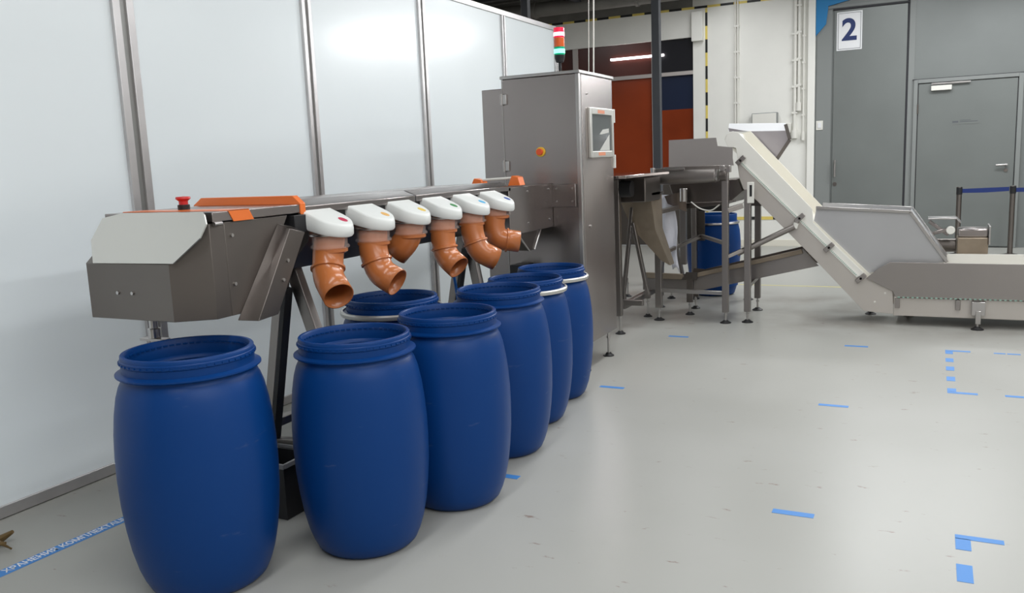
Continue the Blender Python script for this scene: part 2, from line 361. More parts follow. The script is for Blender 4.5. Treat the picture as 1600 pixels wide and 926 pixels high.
obj('hinge', MB().rod((-.24, YG - .045, 1.98), (-.24, YG - .045, 2.12), .012, 12), STEEL_D, d2)
obj('lever_handle', MB().rod((.93, YG - .03, 1.20), (.93, YG - .08, 1.20), .018, 14).rod((.94, YG - .08, 1.20), (.80, YG - .08, 1.195), .013, 12), STEEL_L, d2)
obj('lock_cylinder', MB().rod((.93, YG - .03, 1.12), (.93, YG - .042, 1.12), .026, 18), STEEL_D, d2)
lp = obj('notice_plate', MB().box(.21, .57, YG - .0325, YG - .03, 1.80, 1.87), GREYD, d2)
obj('notice_logo', MB().box(.225, .30, YG - .0335, YG - .0325, 1.825, 1.85).box(.32, .55, YG - .0335, YG - .0325, 1.832, 1.842).box(.32, .46, YG - .0335, YG - .0325, 1.852, 1.860), GREYINK, lp)
struct('trim_20', MB().box(-1.67, -1.45, YG - .008, YG, .03, 3.6), GREYL)
struct('trim_6', MB().box(-.38, -.30, YG - .01, YG, 0, 4.3), GREYL)
struct('trim_7', MB().box(-1.69, 6.4, YG - .012, YG, 3.62, 3.66), GREYL)
t = thing('light_switch', 'white light switch on the grey cladding left of the sliding door', 'switch', (-1.61, YG, 1.87))
part('face_plate', MB().box(-1.665, -1.565, YG - .018, YG, 1.82, 1.96), WPLAST, t, .004); part('rocker', MB().box(-1.64, -1.59, YG - .026, YG - .018, 1.85, 1.93), PAPER, t, .003)
part('label_strip', MB().box(-1.67, -1.57, YG - .004, YG, 1.765, 1.782), PAPER, t)
# number sign
t = thing('number_sign', 'white sign reading 2 in dark blue on the grey sliding door', 'sign', (-1.2, YG - .03, 3.27))
part('plate', MB().box(-1.385, -1.025, YG - .04, YG - .03, 2.985, 3.55), PAPER, t, .003)
e = MB()
for (x0, x1, z0, z1) in ((-1.365, -1.045, 3.525, 3.531), (-1.365, -1.045, 3.004, 3.010), (-1.365, -1.359, 3.004, 3.531), (-1.051, -1.045, 3.004, 3.531)): e.box(x0, x1, YG - .0415, YG - .04, z0, z1)
part('border_line', e, GREYINK, t, 0)
text('digit', '2', .44, (-1.205, YG - .0425, 3.27), (math.pi / 2, 0, 0), INK, t, ext=.001, offset=.011)
solo('blue_wall_emblem', MB().prism([(-1.685, 4.2), (-1.17, 4.2), (-1.17, 3.78), (-1.20, 3.72), (-1.51, 3.66), (-1.54, 3.40), (-1.685, 3.24)], 'xz', YG - .038, YG - .036 + .03), BLUE_SIGN,
     'blue angular corner graphic at the top left of the grey door', 'wall graphic')

# white panel partition on the left
XW = -3.81
posts = [(-1.2, 0), (.3, 0), (1.75, 0), (3.236, 1), (4.71, 2), (6.17, 2), (7.67, 3), (8.97, 3)]
b = MB()
for i in range(len(posts) - 1): b.box(XW - .02, XW, posts[i][0], posts[i + 1][0], .03, 2.95)
struct('wall_left', b, PANEL)
struct('trim_8', MB().box(XW - .05, XW + .012, -1.2, 8.99, 2.935, 2.985), ALU, .003)
struct('baseboard_left', MB().box(XW - .05, XW + .015, -1.2, 8.99, .004, .06), ALU, .003)
for i, (y, k) in enumerate(posts):
    w_ = {0: .05, 1: .066, 2: .048, 3: .035}[k]
    p = struct('trim_%d' % (9 + i), MB().box(XW - .05, XW + .022, y - w_, y - w_ * .30, .045, 2.935).box(XW - .05, XW + .022, y + w_ * .30, y + w_, .045, 2.935), ALU, .004)
    obj('groove', MB().box(XW - .04, XW + .008, y - w_ * .3, y + w_ * .3, .045, 2.935), ALU_D, p)

# floor tape
def mark(x0, x1, y0, y1, lab, group=None, extra=None):
    b = MB().box(x0, x1, y0, y1, .0002, .0012)
    if extra: b.box(*extra, .0002, .0012)
    return solo('floor_tape', b, BLUE_TAPE, lab, 'floor tape', group)
G = 'blue tape dashes on the floor'
mark(-1.99, -1.82, 6.95, 6.99, 'blue floor dash in the far row, just right of the steel cabinet foot', G)
mark(-.58, -.41, 6.95, 6.99, 'blue floor dash in the far row, in front of the white incline foot', G)
mark(-1.985, -1.815, 5.245, 5.285, 'blue floor dash beside the cabinet and the farthest blue barrel', G)
mark(-.58, -.41, 5.25, 5.29, 'blue floor dash in the middle of the floor, second row from the machines', G)
mark(-.575, -.405, 3.56, 3.605, 'largest blue floor dash, alone in the middle foreground', G)
mark(-1.98, -1.775, 3.53, 3.575, 'blue floor dash poking out at the foot of a barrel in the row', G)
mark(-3.25, -3.06, 3.43, 3.47, 'blue floor dash under the sorter behind the barrels', G)
mark(.123, .292, 3.56, 3.60, 'large blue L shaped floor corner mark at lower right', G, (.123, .177, 3.46, 3.565))
mark(.122, .175, 3.19, 3.332, 'large blue floor block below the L shaped corner mark', G)
mark(.123, .29, 6.97, 7.01, 'far blue corner mark at the upper end of the dotted column', G, (.123, .173, 6.88, 6.975))
mark(.123, .29, 5.76, 5.80, 'blue corner mark at the lower end of the dotted column', G, (.123, .173, 5.795, 5.88))
for y, n in ((6.62, 'uppermost'), (6.36, 'middle'), (6.07, 'lowest')): mark(.122, .173, y, y + .115, n + ' of the three small blue blocks between two corner marks', G)
mark(.44, .515, 6.97, 7.00, 'left half of the broken far blue dash at the right edge', G)
mark(.525, .61, 6.97, 7.00, 'right half of the broken far blue dash at the right edge', G)
mark(.436, .61, 5.77, 5.81, 'blue floor dash cut off by the right edge of the view', G)
t = thing('lettered_floor_tape', 'blue floor tape with white lettering at lower left, beside the first barrel', 'floor tape', (-3.25, 2, 0))
part('tape_strip', MB().prism([(-3.325, 1.3), (-3.265, 1.3), (-3.205, 2.75), (-3.265, 2.75)], 'xy', .0002, .0012), BLUE_TAPE, t, 0)
text('lettering', 'ХРАНЕНИЯ КОМПЛЕКТАЦИИ', .050, (-3.258, 2.225, .0018), (0, 0, math.radians(90 - 2.4)), PAPER, t, ext=.0003, offset=.001, sx=.84)
solo('floor_line', MB().box(-2.6, -.88, 9.98, 10.01, .0002, .0012), mat('pale_yellow_tape', (.75, .68, .22), .5), 'thin pale yellow line on the floor before the back wall', 'floor line')

# ---------------------------------------------------------------- levelling feet
def foot(root, x, y, z, r=.045, name='levelling_foot'):
    f = part(name, MB().lathe([(0, 0), (r, 0), (r, .006), (r * .55, .018), (.02, .026), (0, .026)], (x, y, 0), 28), BLACK, root, 0)
    part('foot_stem', MB().rod((x, y, .024), (x, y, z + .01), .009, 12).rod((x, y, z * .72), (x, y, z * .72 + .012), .017, 6), STEEL_L, f, 0)
    return f

# ---------------------------------------------------------------- sorter
XF = -2.42
s = thing('pipe_sorting_machine', 'long stainless sorting machine with orange stripes and six orange pipe outlets', 'machine', (-2.7, 3.8, 0))
# cover with front lip, two lengths
for (y0, y1) in ((2.89, 3.775), (3.785, 4.90)):
    part('cover', MB().prism([(XF, 1.345), (XF, 1.377), (XF - .07, 1.403), (-3.0, 1.393), (-3.02, 1.35), (-2.98, 1.345)], 'xz', y0, y1), STEEL, s, .003)
part('cover_joint', MB().prism([(XF - .002, 1.35), (XF - .002, 1.375), (XF - .07, 1.401), (-3.0, 1.391), (-3.0, 1.35)], 'xz', 3.774, 3.786), DARKLINE, s, 0)
# hull
part('hull', MB().prism([(-2.44, 1.344), (-2.47, 1.22), (-2.60, 1.09), (-2.85, 1.085), (-3.0, 1.2), (-3.0, 1.344)], 'xz', 2.96, 4.88), STEEL_D, s, .003)
part('hull_rail', MB().box(-2.455, -2.435, 2.95, 4.9, 1.30, 1.343), BLACKP, s, 0)
# near end: slanted flange
part('end_flange', MB().hexa([(-2.42, 2.716, 1.318), (-2.35, 2.709, 1.298), (-2.35, 2.80, 1.275), (-2.42, 2.80, 1.30)], [(-2.42, 2.445, .962), (-2.35, 2.486, .955), (-2.35, 2.60, .962), (-2.42, 2.60, .97)]), STEEL_D, s, .002)
part('bracket', MB().box(-2.50, -2.40, 2.80, 2.90, 1.27, 1.345), BLACKP, s, .003)
# end box
ol = [(-3.0, 2.25, 1.203), (-2.545, 2.25, 1.203), (XF, 2.345, 1.348), (XF, 2.42, 1.348), (-3.0, 2.42, 1.348)]
eb = part('end_box', MB().add([(x, y, .985) for x, y, z in ol] + ol, [(4, 3, 2, 1, 0), (5, 6, 7, 8, 9), (0, 1, 6, 5), (1, 2, 7, 6), (2, 3, 8, 7), (3, 4, 9, 8), (4, 0, 5, 9)]).prism([(2.4201, .985), (2.55, .985), (2.78, 1.348), (2.4201, 1.348)], 'yz', -3.0, XF), STEEL_D, s, .002)
part('rivet', MB().rod((-2.832, 2.25, 1.09), (-2.832, 2.244, 1.09), .007, 12), STEEL_L, eb, 0)
part('rivet', MB().rod((-2.752, 2.25, 1.09), (-2.752, 2.244, 1.09), .007, 12), STEEL_L, eb, 0)
for (y, z) in ((2.455, 1.295), (2.449, 1.107)): part('rivet', MB().rod((XF, y, z), (XF + .006, y, z), .007, 12), STEEL_L, eb, 0)
for (y, z) in ((2.68, 1.171), (2.645, 1.096)): part('rivet', MB().rod((-2.352, y, z), (-2.345, y, z), .007, 12), STEEL_L, eb, 0)
# sloped light hood on the end
fa = [(-2.95, 2.243, 1.205), (-2.515, 2.244, 1.209), (-2.41, 2.285, 1.30), (-2.395, 2.308, 1.35), (-2.416, 2.323, 1.384), (-2.43, 2.3275, 1.393), (-2.859, 2.327, 1.393), (-2.962, 2.319, 1.375), (-2.996, 2.282, 1.291)]
n = len(fa)
hood = part('end_hood', MB().add(fa + [(x, y + .006, z - .002) for x, y, z in fa], [tuple(range(n))] + [tuple(range(n, 2 * n))[::-1]] + [(i, (i + 1) % n, n + (i + 1) % n, n + i) for i in range(n)]), SATIN, s, 0, smooth=False)
part('hood_hinge', MB().rod((-2.41, 2.36, 1.345), (-2.41, 2.40, 1.345), .008, 10), STEEL_L, s, 0)
# lid over the end box with lip and stripes
part('end_lid', MB().box(-3.0, XF + .006, 2.36, 2.89, 1.352, 1.389), STEEL, s, .003)
part('orange_stripe', MB().prism([(2.44, 1.391), (2.55, 1.391), (2.575, 1.348), (2.465, 1.348)], 'yz', XF + .004, XF + .0085), ORANGE_PAINT, s, 0, label='orange stripe on the steel lid')
part('lid_stripe', MB().box(-2.99, XF + .0085, 2.44, 2.55, 1.389, 1.3915), ORANGE_PAINT, s, 0)
part('orange_frame', MB().prism([(XF + .010, 1.345), (XF + .010, 1.392), (XF - .03, 1.425), (-2.98, 1.425), (-3.03, 1.392), (-3.03, 1.389), (XF - .05, 1.389)], 'xz', 2.855, 2.888), ORANGE_PAINT, s, .003, label='raised orange frame across the lid')
es = part('emergency_button', MB().rod((-2.75, 2.54, 1.388), (-2.75, 2.54, 1.412), .024, 24), BLACKP, s, .002)
part('mushroom_head', MB().lathe([(0, .038), (.028, .036), (.03, .028), (.018, .018), (.018, .0), (0, 0)], (-2.75, 2.54, 1.408), 28), RED, es, 0)
# chute box at the cabinet
part('chute_box', MB().box(XF, -2.9, 4.87, 5.565, 1.06, 1.368), STEEL, s, .003)
part('chute_plate', MB().box(-2.235, XF - .01, 5.545, 5.566, 1.20, 1.36), STEEL, s, .003)
for (x, z) in ((-2.38, 1.33), (-2.38, 1.24), (-2.26, 1.33), (-2.26, 1.24)): part('rivet', MB().rod((x, 5.545, z), (x, 5.540, z), .007, 12), STEEL_L, s, 0)
for (y, z) in ((5.15, 1.33), (5.15, 1.12), (5.5, 1.33), (5.5, 1.12)): part('rivet', MB().rod((XF, y, z), (XF + .005, y, z), .007, 12), STEEL_L, s, 0)
part('discharge_hopper', MB().hexa([(-2.44, 5.0, 1.065), (-2.44, 5.38, 1.065), (-2.85, 5.38, 1.065), (-2.85, 5.0, 1.065)], [(-2.44, 5.18, .93), (-2.44, 5.26, .93), (-2.70, 5.26, .93), (-2.70, 5.18, .93)]), STEEL_D, s, .002)
part('hopper_edge', MB().rod((-2.436, 5.38, 1.065), (-2.436, 5.262, .93), .006, 8), STEEL_L, s, 0)
part('hopper_edge', MB().rod((-2.436, 5.0, 1.065), (-2.436, 5.18, .93), .006, 8), STEEL_L, s, 0)
# orange guide with rail near the cabinet
g = part('guide_bracket', MB().prism([(-2.50, 1.375), (-2.41, 1.375), (-2.425, 1.43), (-2.47, 1.44)], 'xz', 5.02, 5.10), ORANGE_PAINT, s, .003, label='orange bracket of the guide rail')
part('guide_bracket', MB().prism([(-2.78, 1.375), (-2.68, 1.375), (-2.70, 1.42), (-2.75, 1.43)], 'xz', 5.02, 5.10), ORANGE_PAINT, s, .003, label='orange bracket of the guide rail')
part('guide_rail', MB().rod((-2.74, 5.05, 1.415), (-2.45, 5.05, 1.425), .009, 12), WPLAST, s, 0)
# A-frame legs
for (y, q) in ((3.0, .0), (4.67, .0)):
    xr = -2.30 if y < 4 else -2.46
    part('leg', MB().bar((-2.66, y, 1.10), (-2.88, y, .04), .05, .05, (0, 1, 0)), FRAME, s, .004)
    part('leg_cover', MB().bar((-2.645, y, 1.0), (-2.843, y, .04), .024, .05, (0, 1, 0)), BLACKP, s, .002)
    part('leg', MB().bar((-2.66, y + .06, 1.10), (xr, y + .06, .04), .06, .05, (0, 1, 0)), FRAME, s, .004)
    part('cross_tie', MB().bar((-2.82, y, .25), (xr - .06, y + .06, .25), .04, .04), FRAME, s, .003)
    foot(s, -2.88, y, .06); foot(s, xr, y + .06, .06)
part('long_tie', MB().bar((-2.80, 3.0, .34), (-2.80, 4.67, .34), .05, .04), FRAME, s, .003)
# rear support post under the end box
part('support_post', MB().rod((-2.93, 2.48, .04), (-2.93, 2.48, .99), .018, 20), STEEL_L, s, 0)
part('post_clamp', MB().box(-3.0, -2.86, 2.46, 2.50, .846, .858).rod((-2.93, 2.48, .858), (-2.93, 2.48, .90), .026, 20), STEEL_L, s, .002)
foot(s, -2.93, 2.48, .06)
part('air_hose', MB().sweep(tube_path([(-2.58, 4.2, 1.08), (-2.56, 4.3, .98), (-2.58, 4.4, .86), (-2.62, 4.5, .70), (-2.66, 4.6, .5)]), [.009] * 21, 10), mat('blue_hose', (.03, .17, .55), .4), s, 0, label='blue air hose')
part('sensor_box', MB().box(-2.70, -2.60, 5.40, 5.55, .74, .80), BLACKP, s, .004)
part('air_bottle', MB().lathe([(0, 0), (.028, 0), (.03, .01), (.03, .08), (.02, .10), (.02, .12), (0, .12)], (-2.56, 4.85, .86), 20), WPLAST, s, 0)

# outlets
COLS = [(.55, .03, .09), (.80, .47, .15), (.80, .58, .12), (.05, .26, .08), (.10, .45, .75), (.04, .10, .38)]
PATHS = [[(-2.358, 2.968, 1.233), (-2.362, 2.95, 1.142), (-2.338, 2.914, 1.066), (-2.245, 2.858, 0.997)],
         [(-2.356, 3.291, 1.231), (-2.353, 3.276, 1.142), (-2.314, 3.267, 1.044), (-2.223, 3.27, 0.997)],
         [(-2.357, 3.613, 1.234), (-2.374, 3.602, 1.161), (-2.439, 3.58, 1.091)],
         [(-2.357, 3.934, 1.231), (-2.354, 3.918, 1.129), (-2.335, 3.912, 1.044), (-2.252, 3.897, 0.985)],
         [(-2.361, 4.256, 1.242), (-2.351, 4.242, 1.134), (-2.315, 4.242, 1.035), (-2.238, 4.305, 0.98)],
         [(-2.362, 4.58, 1.257), (-2.376, 4.556, 1.162), (-2.356, 4.551, 1.074), (-2.243, 4.626, 1.051)]]
for i in range(6):
    yc = 2.973 + .322 * i; xc = -2.355; R = .102; zb = 1.255; zbf = lambda x: 1.285 - (x + 2.44) * .26
    def outline(sc, zf):
        pts = []
        pts.append((-2.44, yc - R * sc)); 
        for k in range(25):
            a = -math.pi / 2 + math.pi * k / 24
            pts.append((xc + R * sc * math.cos(a), yc + R * sc * math.sin(a)))
        pts.append((-2.44, yc + R * sc))
        return [(x, y, zf(x)) for x, y in pts]
    top = lambda x: 1.368 - (x + 2.44) * .42
    rings = [outline(.94, lambda x: zbf(x)), outline(.99, lambda x: zbf(x) + .008), outline(1, lambda x: zbf(x) + (top(x) - zbf(x)) * .55), outline(.985, lambda x: top(x) - .010), outline(.95, lambda x: top(x) - .002), outline(.90, lambda x: top(x))]
    n = 27; vs = [p for r in rings for p in r]; fs = []
    for a in range(5):
        for k in range(n): fs.append((a * n + k, a * n + (k + 1) % n, (a + 1) * n + (k + 1) % n, (a + 1) * n + k))
    fs += [tuple(range(n))[::-1], tuple(range(5 * n, 6 * n))]
    cap = part('outlet_cap', MB().add(vs, fs), CAPW, s, 0, angle=50)
    cname = ['red', 'amber', 'yellow', 'green', 'light blue', 'dark blue'][i]
    cap['label'] = 'white outlet cap with %s dot' % cname
    e = []; cx, cy = -2.305, yc + .03
    for k in range(24):
        a = 2 * math.pi * k / 24; x = cx + .021 * math.cos(a); y = cy + .019 * math.sin(a) ; e.append((x, y, top(x)))
    part('colour_dot', MB().add([(x, y, z + .0015) for x, y, z in e] + [(x, y, z - .002) for x, y, z in e], [tuple(range(24)), tuple(range(24, 48))[::-1]] + [(k, (k + 1) % 24, 24 + (k + 1) % 24, 24 + k) for k in range(24)]), dot(COLS[i]), cap, 0, label=cname + ' dot')
    # collar
    P = [Vector(p) for p in PATHS[i]]
    zc = P[0].z
    part('collar', MB().lathe([(.071, .025), (.080, .025), (.084, .018), (.082, .010), (.077, .006), (.077, -.026), (.085, -.032), (.085, -.040), (.076, -.046), (.071, -.046)], (P[0].x, P[0].y, zc), 40), CLEAR, cap, 0, label='clear plastic collar')
    part('clamp_band', MB().lathe([(.078, .014), (.086, .014), (.086, .020), (.078, .020), (.078, .014)], (P[0].x, P[0].y, zc), 40), STEEL_L, cap, 0)
    # pipe: rounded path
    ctrl = [P[0] + Vector((0, 0, .02))] + P[0:]
    dirl = (P[-1] - P[-2]).normalized()
    pts = []
    for a in range(len(ctrl) - 1):
        A, B = ctrl[a], ctrl[a + 1]
        pts.append(A)
    pts.append(ctrl[-1])
    sm = []
    for a, p in enumerate(pts):
        if a == 0 or a == len(pts) - 1: sm.append(p); continue
        pa = p + (pts[a - 1] - p) * .38; pb = p + (pts[a + 1] - p) * .38
        for t_ in (0, .25, .5, .75, 1): sm.append(pa * (1 - t_) ** 2 + p * 2 * t_ * (1 - t_) + pb * t_ * t_)
    rr = .067 if i < 3 else .065
    rad = [rr] * len(sm)
    pp = part('pipe_elbow', MB().sweep(sm, rad, 40), PIPE, s, 0, label='orange-brown plastic pipe elbow')
    so = pp.modifiers.new('wall', 'SOLIDIFY'); so.thickness = .0045; so.offset = -1
    # rim and bead rings
    def ring(p, d, r, w2):
        p = Vector(p); d = Vector(d).normalized()
        m_ = [p - d * w2, p - d * w2 * .5, p + d * w2 * .5, p + d * w2]
        return MB().sweep(m_, [r - .005, r + .005, r + .005, r - .005], 40)
    bi = 2 if len(P) == 4 else 1
    bpos = (P[1] + P[2]) / 2 if len(P) == 4 else (P[0] + P[1]) / 2
    bdir = (P[2] - P[1]) if len(P) == 4 else (P[1] - P[0])
    if i == 5: bpos = P[2] * .55 + P[3] * .45; bdir = P[3] - P[2]
    if i != 2: part('pipe_bead', ring(bpos, bdir, rr + .003, .009), PIPE, pp, 0)
    part('pipe_socket', ring(P[0] + Vector((0, 0, -.052)), (0, 0, -1), rr + .004, .012), PIPE, pp, 0)

# ---------------------------------------------------------------- cabinet
cb = thing('inspection_cabinet', 'tall stainless steel cabinet with a touchscreen and a red green signal tower', 'cabinet', (-2.5, 5.9, 0))
part('body', MB().box(-2.79, -2.21, 5.585, 6.25, .20, 2.11), STEEL, cb, .004)
part('side_body', MB().box(-2.97, -2.792, 5.60, 6.20, .20, 2.05), STEEL, cb, .004)
dr = part('front_door', MB().box(-2.785, -2.215, 5.57, 5.586, .22, 2.108), STEEL, cb, .003)
part('top_plate', MB().box(-2.80, -2.19, 5.56, 6.26, 2.11, 2.132), STEEL_L, cb, .003)
for z in (1.97, 1.50): part('hinge', MB().box(-2.80, -2.75, 5.555, 5.571, z - .035, z + .035).rod((-2.788, 5.552, z - .04), (-2.788, 5.552, z + .04), .008, 10), STEEL_L, cb, .002)
part('corner_post', MB().box(-2.225, -2.197, 5.566, 5.60, .2, 2.11), STEEL_L, cb, .003)
part('side_panel', MB().box(-2.211, -2.199, 5.615, 6.245, .2, 2.108), steel('side_panel_steel', (.44, .395, .38), .22, .92), cb, .003)
e = part('emergency_button', MB().rod((-2.50, 5.57, 1.59), (-2.50, 5.558, 1.59), .034, 28), YELLOW, dr, 0)
# third level only
part('front_edge_seam', MB().box(-2.79, -2.786, 5.566, 5.572, .2, 2.11), STEEL_L, cb, 0)
mh = part('button_head', MB().rod((-2.50, 5.558, 1.59), (-2.50, 5.535, 1.59), .023, 24), mat('orange_red_plastic', (.80, .10, .03), .4), cb, .002)
bz = part('screen_frame', MB().box(-2.20, -2.180, 5.725, 5.765, 1.535, 1.885).box(-2.20, -2.180, 6.18, 6.22, 1.535, 1.885).box(-2.20, -2.180, 5.765, 6.18, 1.84, 1.885).box(-2.20, -2.180, 5.765, 6.18, 1.535, 1.58), SATIN, cb, .004)
part('screen', MB().box(-2.20, -2.190, 5.765, 6.18, 1.58, 1.84), SCREEN, bz, 0)
part('screen_graphic', MB().prism([(5.93, 1.70), (6.0, 1.735), (6.13, 1.745), (6.13, 1.715), (5.97, 1.70)], 'yz', -2.1905, -2.189).prism([(5.93, 1.585), (6.14, 1.70), (6.14, 1.585)], 'yz', -2.1905, -2.189), SCREENW, bz, 0, label='pale picture on the screen')
for z in (1.86, 1.56): part('frame_reflection', MB().box(-2.181, -2.179, 5.88, 6.02, z - .012, z + .012), mat('pale_orange', (.75, .30, .18), .4), bz, 0)  # orange reflections on the screen frame, painted as coloured patches
for z in (1.84, 1.50): part('side_hinge', MB().box(-2.215, -2.185, 6.245, 6.265, z - .05, z + .05), WPLAST, cb, .002)
part('lock', MB().rod((-2.199, 5.72, 1.05), (-2.19, 5.72, 1.05), .009, 12).rod((-2.199, 5.72, 1.98), (-2.192, 5.72, 1.98), .006, 12), STEEL_L, cb, 0)
for (x, y) in ((-2.235, 6.14), (-2.235, 5.64), (-2.90, 6.14), (-2.90, 5.66)): foot(cb, x, y, .2, .042)
sx, sy = -2.43, 5.80
tw = part('signal_tower', MB().rod((sx, sy, 2.13), (sx, sy, 2.225), .011, 16).lathe([(0, 2.215), (.026, 2.218), (.036, 2.245), (.038, 2.268), (0, 2.268)], (sx, sy, 0), 32), BLACKP, cb, 0)
part('green_lens', MB().rod((sx, sy, 2.268), (sx, sy, 2.325), .038, 32), GRL, tw, .003); 
part('amber_lens', MB().rod((sx, sy, 2.325), (sx, sy, 2.388), .038, 32), ORL, tw, .003)
part('red_lens', MB().rod((sx, sy, 2.388), (sx, sy, 2.458), .038, 32), REDL, tw, .003)
part('lamp_glow', MB().rod((sx, sy, 2.280), (sx, sy, 2.310), .0395, 32), GRG, tw, 0, label='lit green lamp')
part('lamp_glow', MB().rod((sx, sy, 2.400), (sx, sy, 2.425), .0395, 32), REDG, tw, 0, label='lit red lamp')
solo('hanging_cable', MB().sweep(tube_path([(-2.28, 5.98, 2.133), (-2.262, 5.98, 2.8), (-2.22, 5.98, 4.3)]), [.003] * 11, 10), WPLAST, 'thin white cable hanging to the cabinet top, left of the thicker one', 'cable')
solo('hanging_cable', MB().sweep(tube_path([(-2.25, 6.0, 2.133), (-2.232, 6.0, 2.8), (-2.19, 6.0, 4.3)]), [.0055] * 11, 10), WPLAST, 'thicker white cable hanging down to the steel cabinet top', 'cable')

# ---------------------------------------------------------------- blue drums
def drum_mesh():
    prof = [(0, .0), (.165, 0), (.185, .004), (.205, .022), (.220, .055), (.235, .10), (.250, .17), (.261, .25), (.269, .34), (.272, .44), (.271, .52), (.266, .60),
            (.258, .67), (.247, .73), (.236, .765), (.227, .783), (.222, .790), (.222, .800), (.236, .803), (.242, .808), (.242, .813), (.230, .817), (.221, .820),
            (.221, .845), (.224, .848), (.224, .862), (.221, .865), (.221, .876), (.218, .880), (.208, .880), (.204, .874), (.204, .815), (.198, .808), (.196, .80), (.212, .775), (.235, .74), (.255, .64), (.264, .45), (.248, .2), (.2, .03), (0, .012)]
    b = MB().lathe(prof, (0, 0, 0), 96)
    for k in range(54):     # dashes moulded below the lip
        a = 2 * math.pi * k / 54
        for r, z in ((.2255, .854), (.2030, .858)):
            p = Vector((math.cos(a) * r, math.sin(a) * r, z)); tdir = Vector((-math.sin(a), math.cos(a), 0))
            b.bar(p - tdir * .008, p + tdir * .008, .004, .006)
    return b
D0 = obj('drum_source', drum_mesh(), BARREL, None, 0, angle=38)
ring_src = obj('clamp_source', MB().lathe([(.238, .797), (.248, .797), (.252, .805), (.252, .815), (.247, .822), (.238, .822), (.238, .797)], (0, 0, 0), 96), mat('galvanised_ring', (.62, .61, .58), .35, .7), None, 0)
ring_src_lock = obj('lock_source', MB().box(.248, .262, -.04, .04, .80, .82), STEEL_D, None, .003)
drums = [(-2.450, 2.215, 1.055, 1.025, 0, 'largest and nearest blue barrel, beneath the machine end box at left'),
         (-2.062, 2.705, 1.0, 1.0, 0, 'blue barrel in front of the red dotted outlet, second nearest'),
         (-1.945, 3.243, .99, 1.0, 0, 'third blue barrel from the camera, standing forward in the row'),
         (-2.46, 3.56, 1.05, 1.0, 1, 'blue barrel with grey clamp ring set back under the machine'),
         (-2.035, 3.925, .99, 1.0, 0, 'ringless blue barrel in the middle of the row below the green dot'),
         (-2.135, 4.462, .985, .975, 1, 'clamp-ringed blue barrel second from the steel cabinet'),
         (-2.20, 4.992, .965, .968, 1, 'clamp-ringed blue barrel farthest along the row, next to the cabinet')]
for i, (x, y, sr, sz, ring, lab) in enumerate(drums):
    t = thing('blue_barrel', lab, 'barrel', (x, y, 0), 'open blue barrels in a row below the outlets')
    t.rotation_euler.z = .7 * i; t.scale = (sr, sr, sz)
    for src, nm in ((D0, 'drum_body'), (ring_src, 'clamp_ring'), (ring_src_lock, 'ring_latch')):
        if nm != 'drum_body' and not ring: continue
        o = src.copy(); o.name = nm; COL.objects.link(o); o.parent = t; o.matrix_parent_inverse = Matrix.Identity(4); o.location = (0, 0, 0)
for o in (D0, ring_src, ring_src_lock): bpy.data.objects.remove(o)
fd = thing('blue_barrel', 'closed-looking dark blue drum standing behind the vibrating screen legs by the back wall', 'barrel', (-2.14, 9.3, 0))
part('drum_body', MB().lathe([(0, .005), (.20, .0), (.225, .015), (.245, .08), (.27, .25), (.29, .45), (.29, .58), (.28, .70), (.262, .78), (.27, .79), (.262, .80), (.25, .805), (.25, .872), (.245, .880), (.235, .880), (.235, .83), (.26, .70), (.26, .1), (0, .05)], (-2.14, 9.3, 0), 72), BARREL, fd, 0, angle=38)
part('clamp_ring', MB().lathe([(.262, .772), (.274, .775), (.278, .785), (.274, .795), (.262, .798), (.262, .772)], (-2.14, 9.3, 0), 72), STEEL_L, fd, 0)

# black crate
cr = thing('black_crate', 'black plastic crate on the floor between the two nearest barrels', 'crate', (-2.75, 2.82, 0))
b = MB().box(-2.98, -2.52, 2.735, 2.745, .0, .25).box(-2.98, -2.52, 2.935, 2.945, 0, .25).box(-2.98, -2.97, 2.735, 2.945, 0, .25).box(-2.53, -2.52, 2.735, 2.945, 0, .25).box(-2.97, -2.53, 2.745, 2.935, 0, .01)
part('tub', b, BLACKP, cr, .003)
part('rim', MB().box(-2.99, -2.51, 2.722, 2.735, .24, .262).box(-2.99, -2.51, 2.945, 2.958, .24, .262).box(-2.52, -2.507, 2.735, 2.945, .24, .262).box(-2.99, -2.98, 2.735, 2.945, .24, .262), mat('worn_grey_rim', (.25, .25, .26), .4), cr, .002)

# dry twig at the left edge
tg = thing('dry_twig', 'curled dry brown leaf tip at the left edge of the floor', 'plant debris', (-3.44, 2.02, 0))
part('stem', MB().sweep(tube_path([(-3.52, 1.98, .01), (-3.46, 1.99, .05), (-3.43, 2.02, .05), (-3.425, 2.06, .012)]), [.008, .009, .01, .01, .009, .009, .008, .008, .007, .007, .006, .006, .005, .005, .004, .004], 8), LEAF, tg, 0)
part('seed_pod', MB().rod((-3.53, 2.06, .015), (-3.485, 2.075, .02), .014, 8, r1=.006).rod((-3.55, 2.10, .02), (-3.50, 2.12, .05), .016, 8, r1=.008), LEAF, tg, 0)
part('leaf', MB().add([(-3.50, 1.99, .03), (-3.46, 2.02, .08), (-3.42, 2.0, .07), (-3.45, 1.97, .02), (-3.46, 1.99, .055), (-3.46, 2.0, .03)], [(0, 1, 4), (1, 2, 4), (2, 3, 4), (3, 0, 4), (1, 0, 5), (2, 1, 5), (3, 2, 5), (0, 3, 5)]), LEAF, tg, 0)

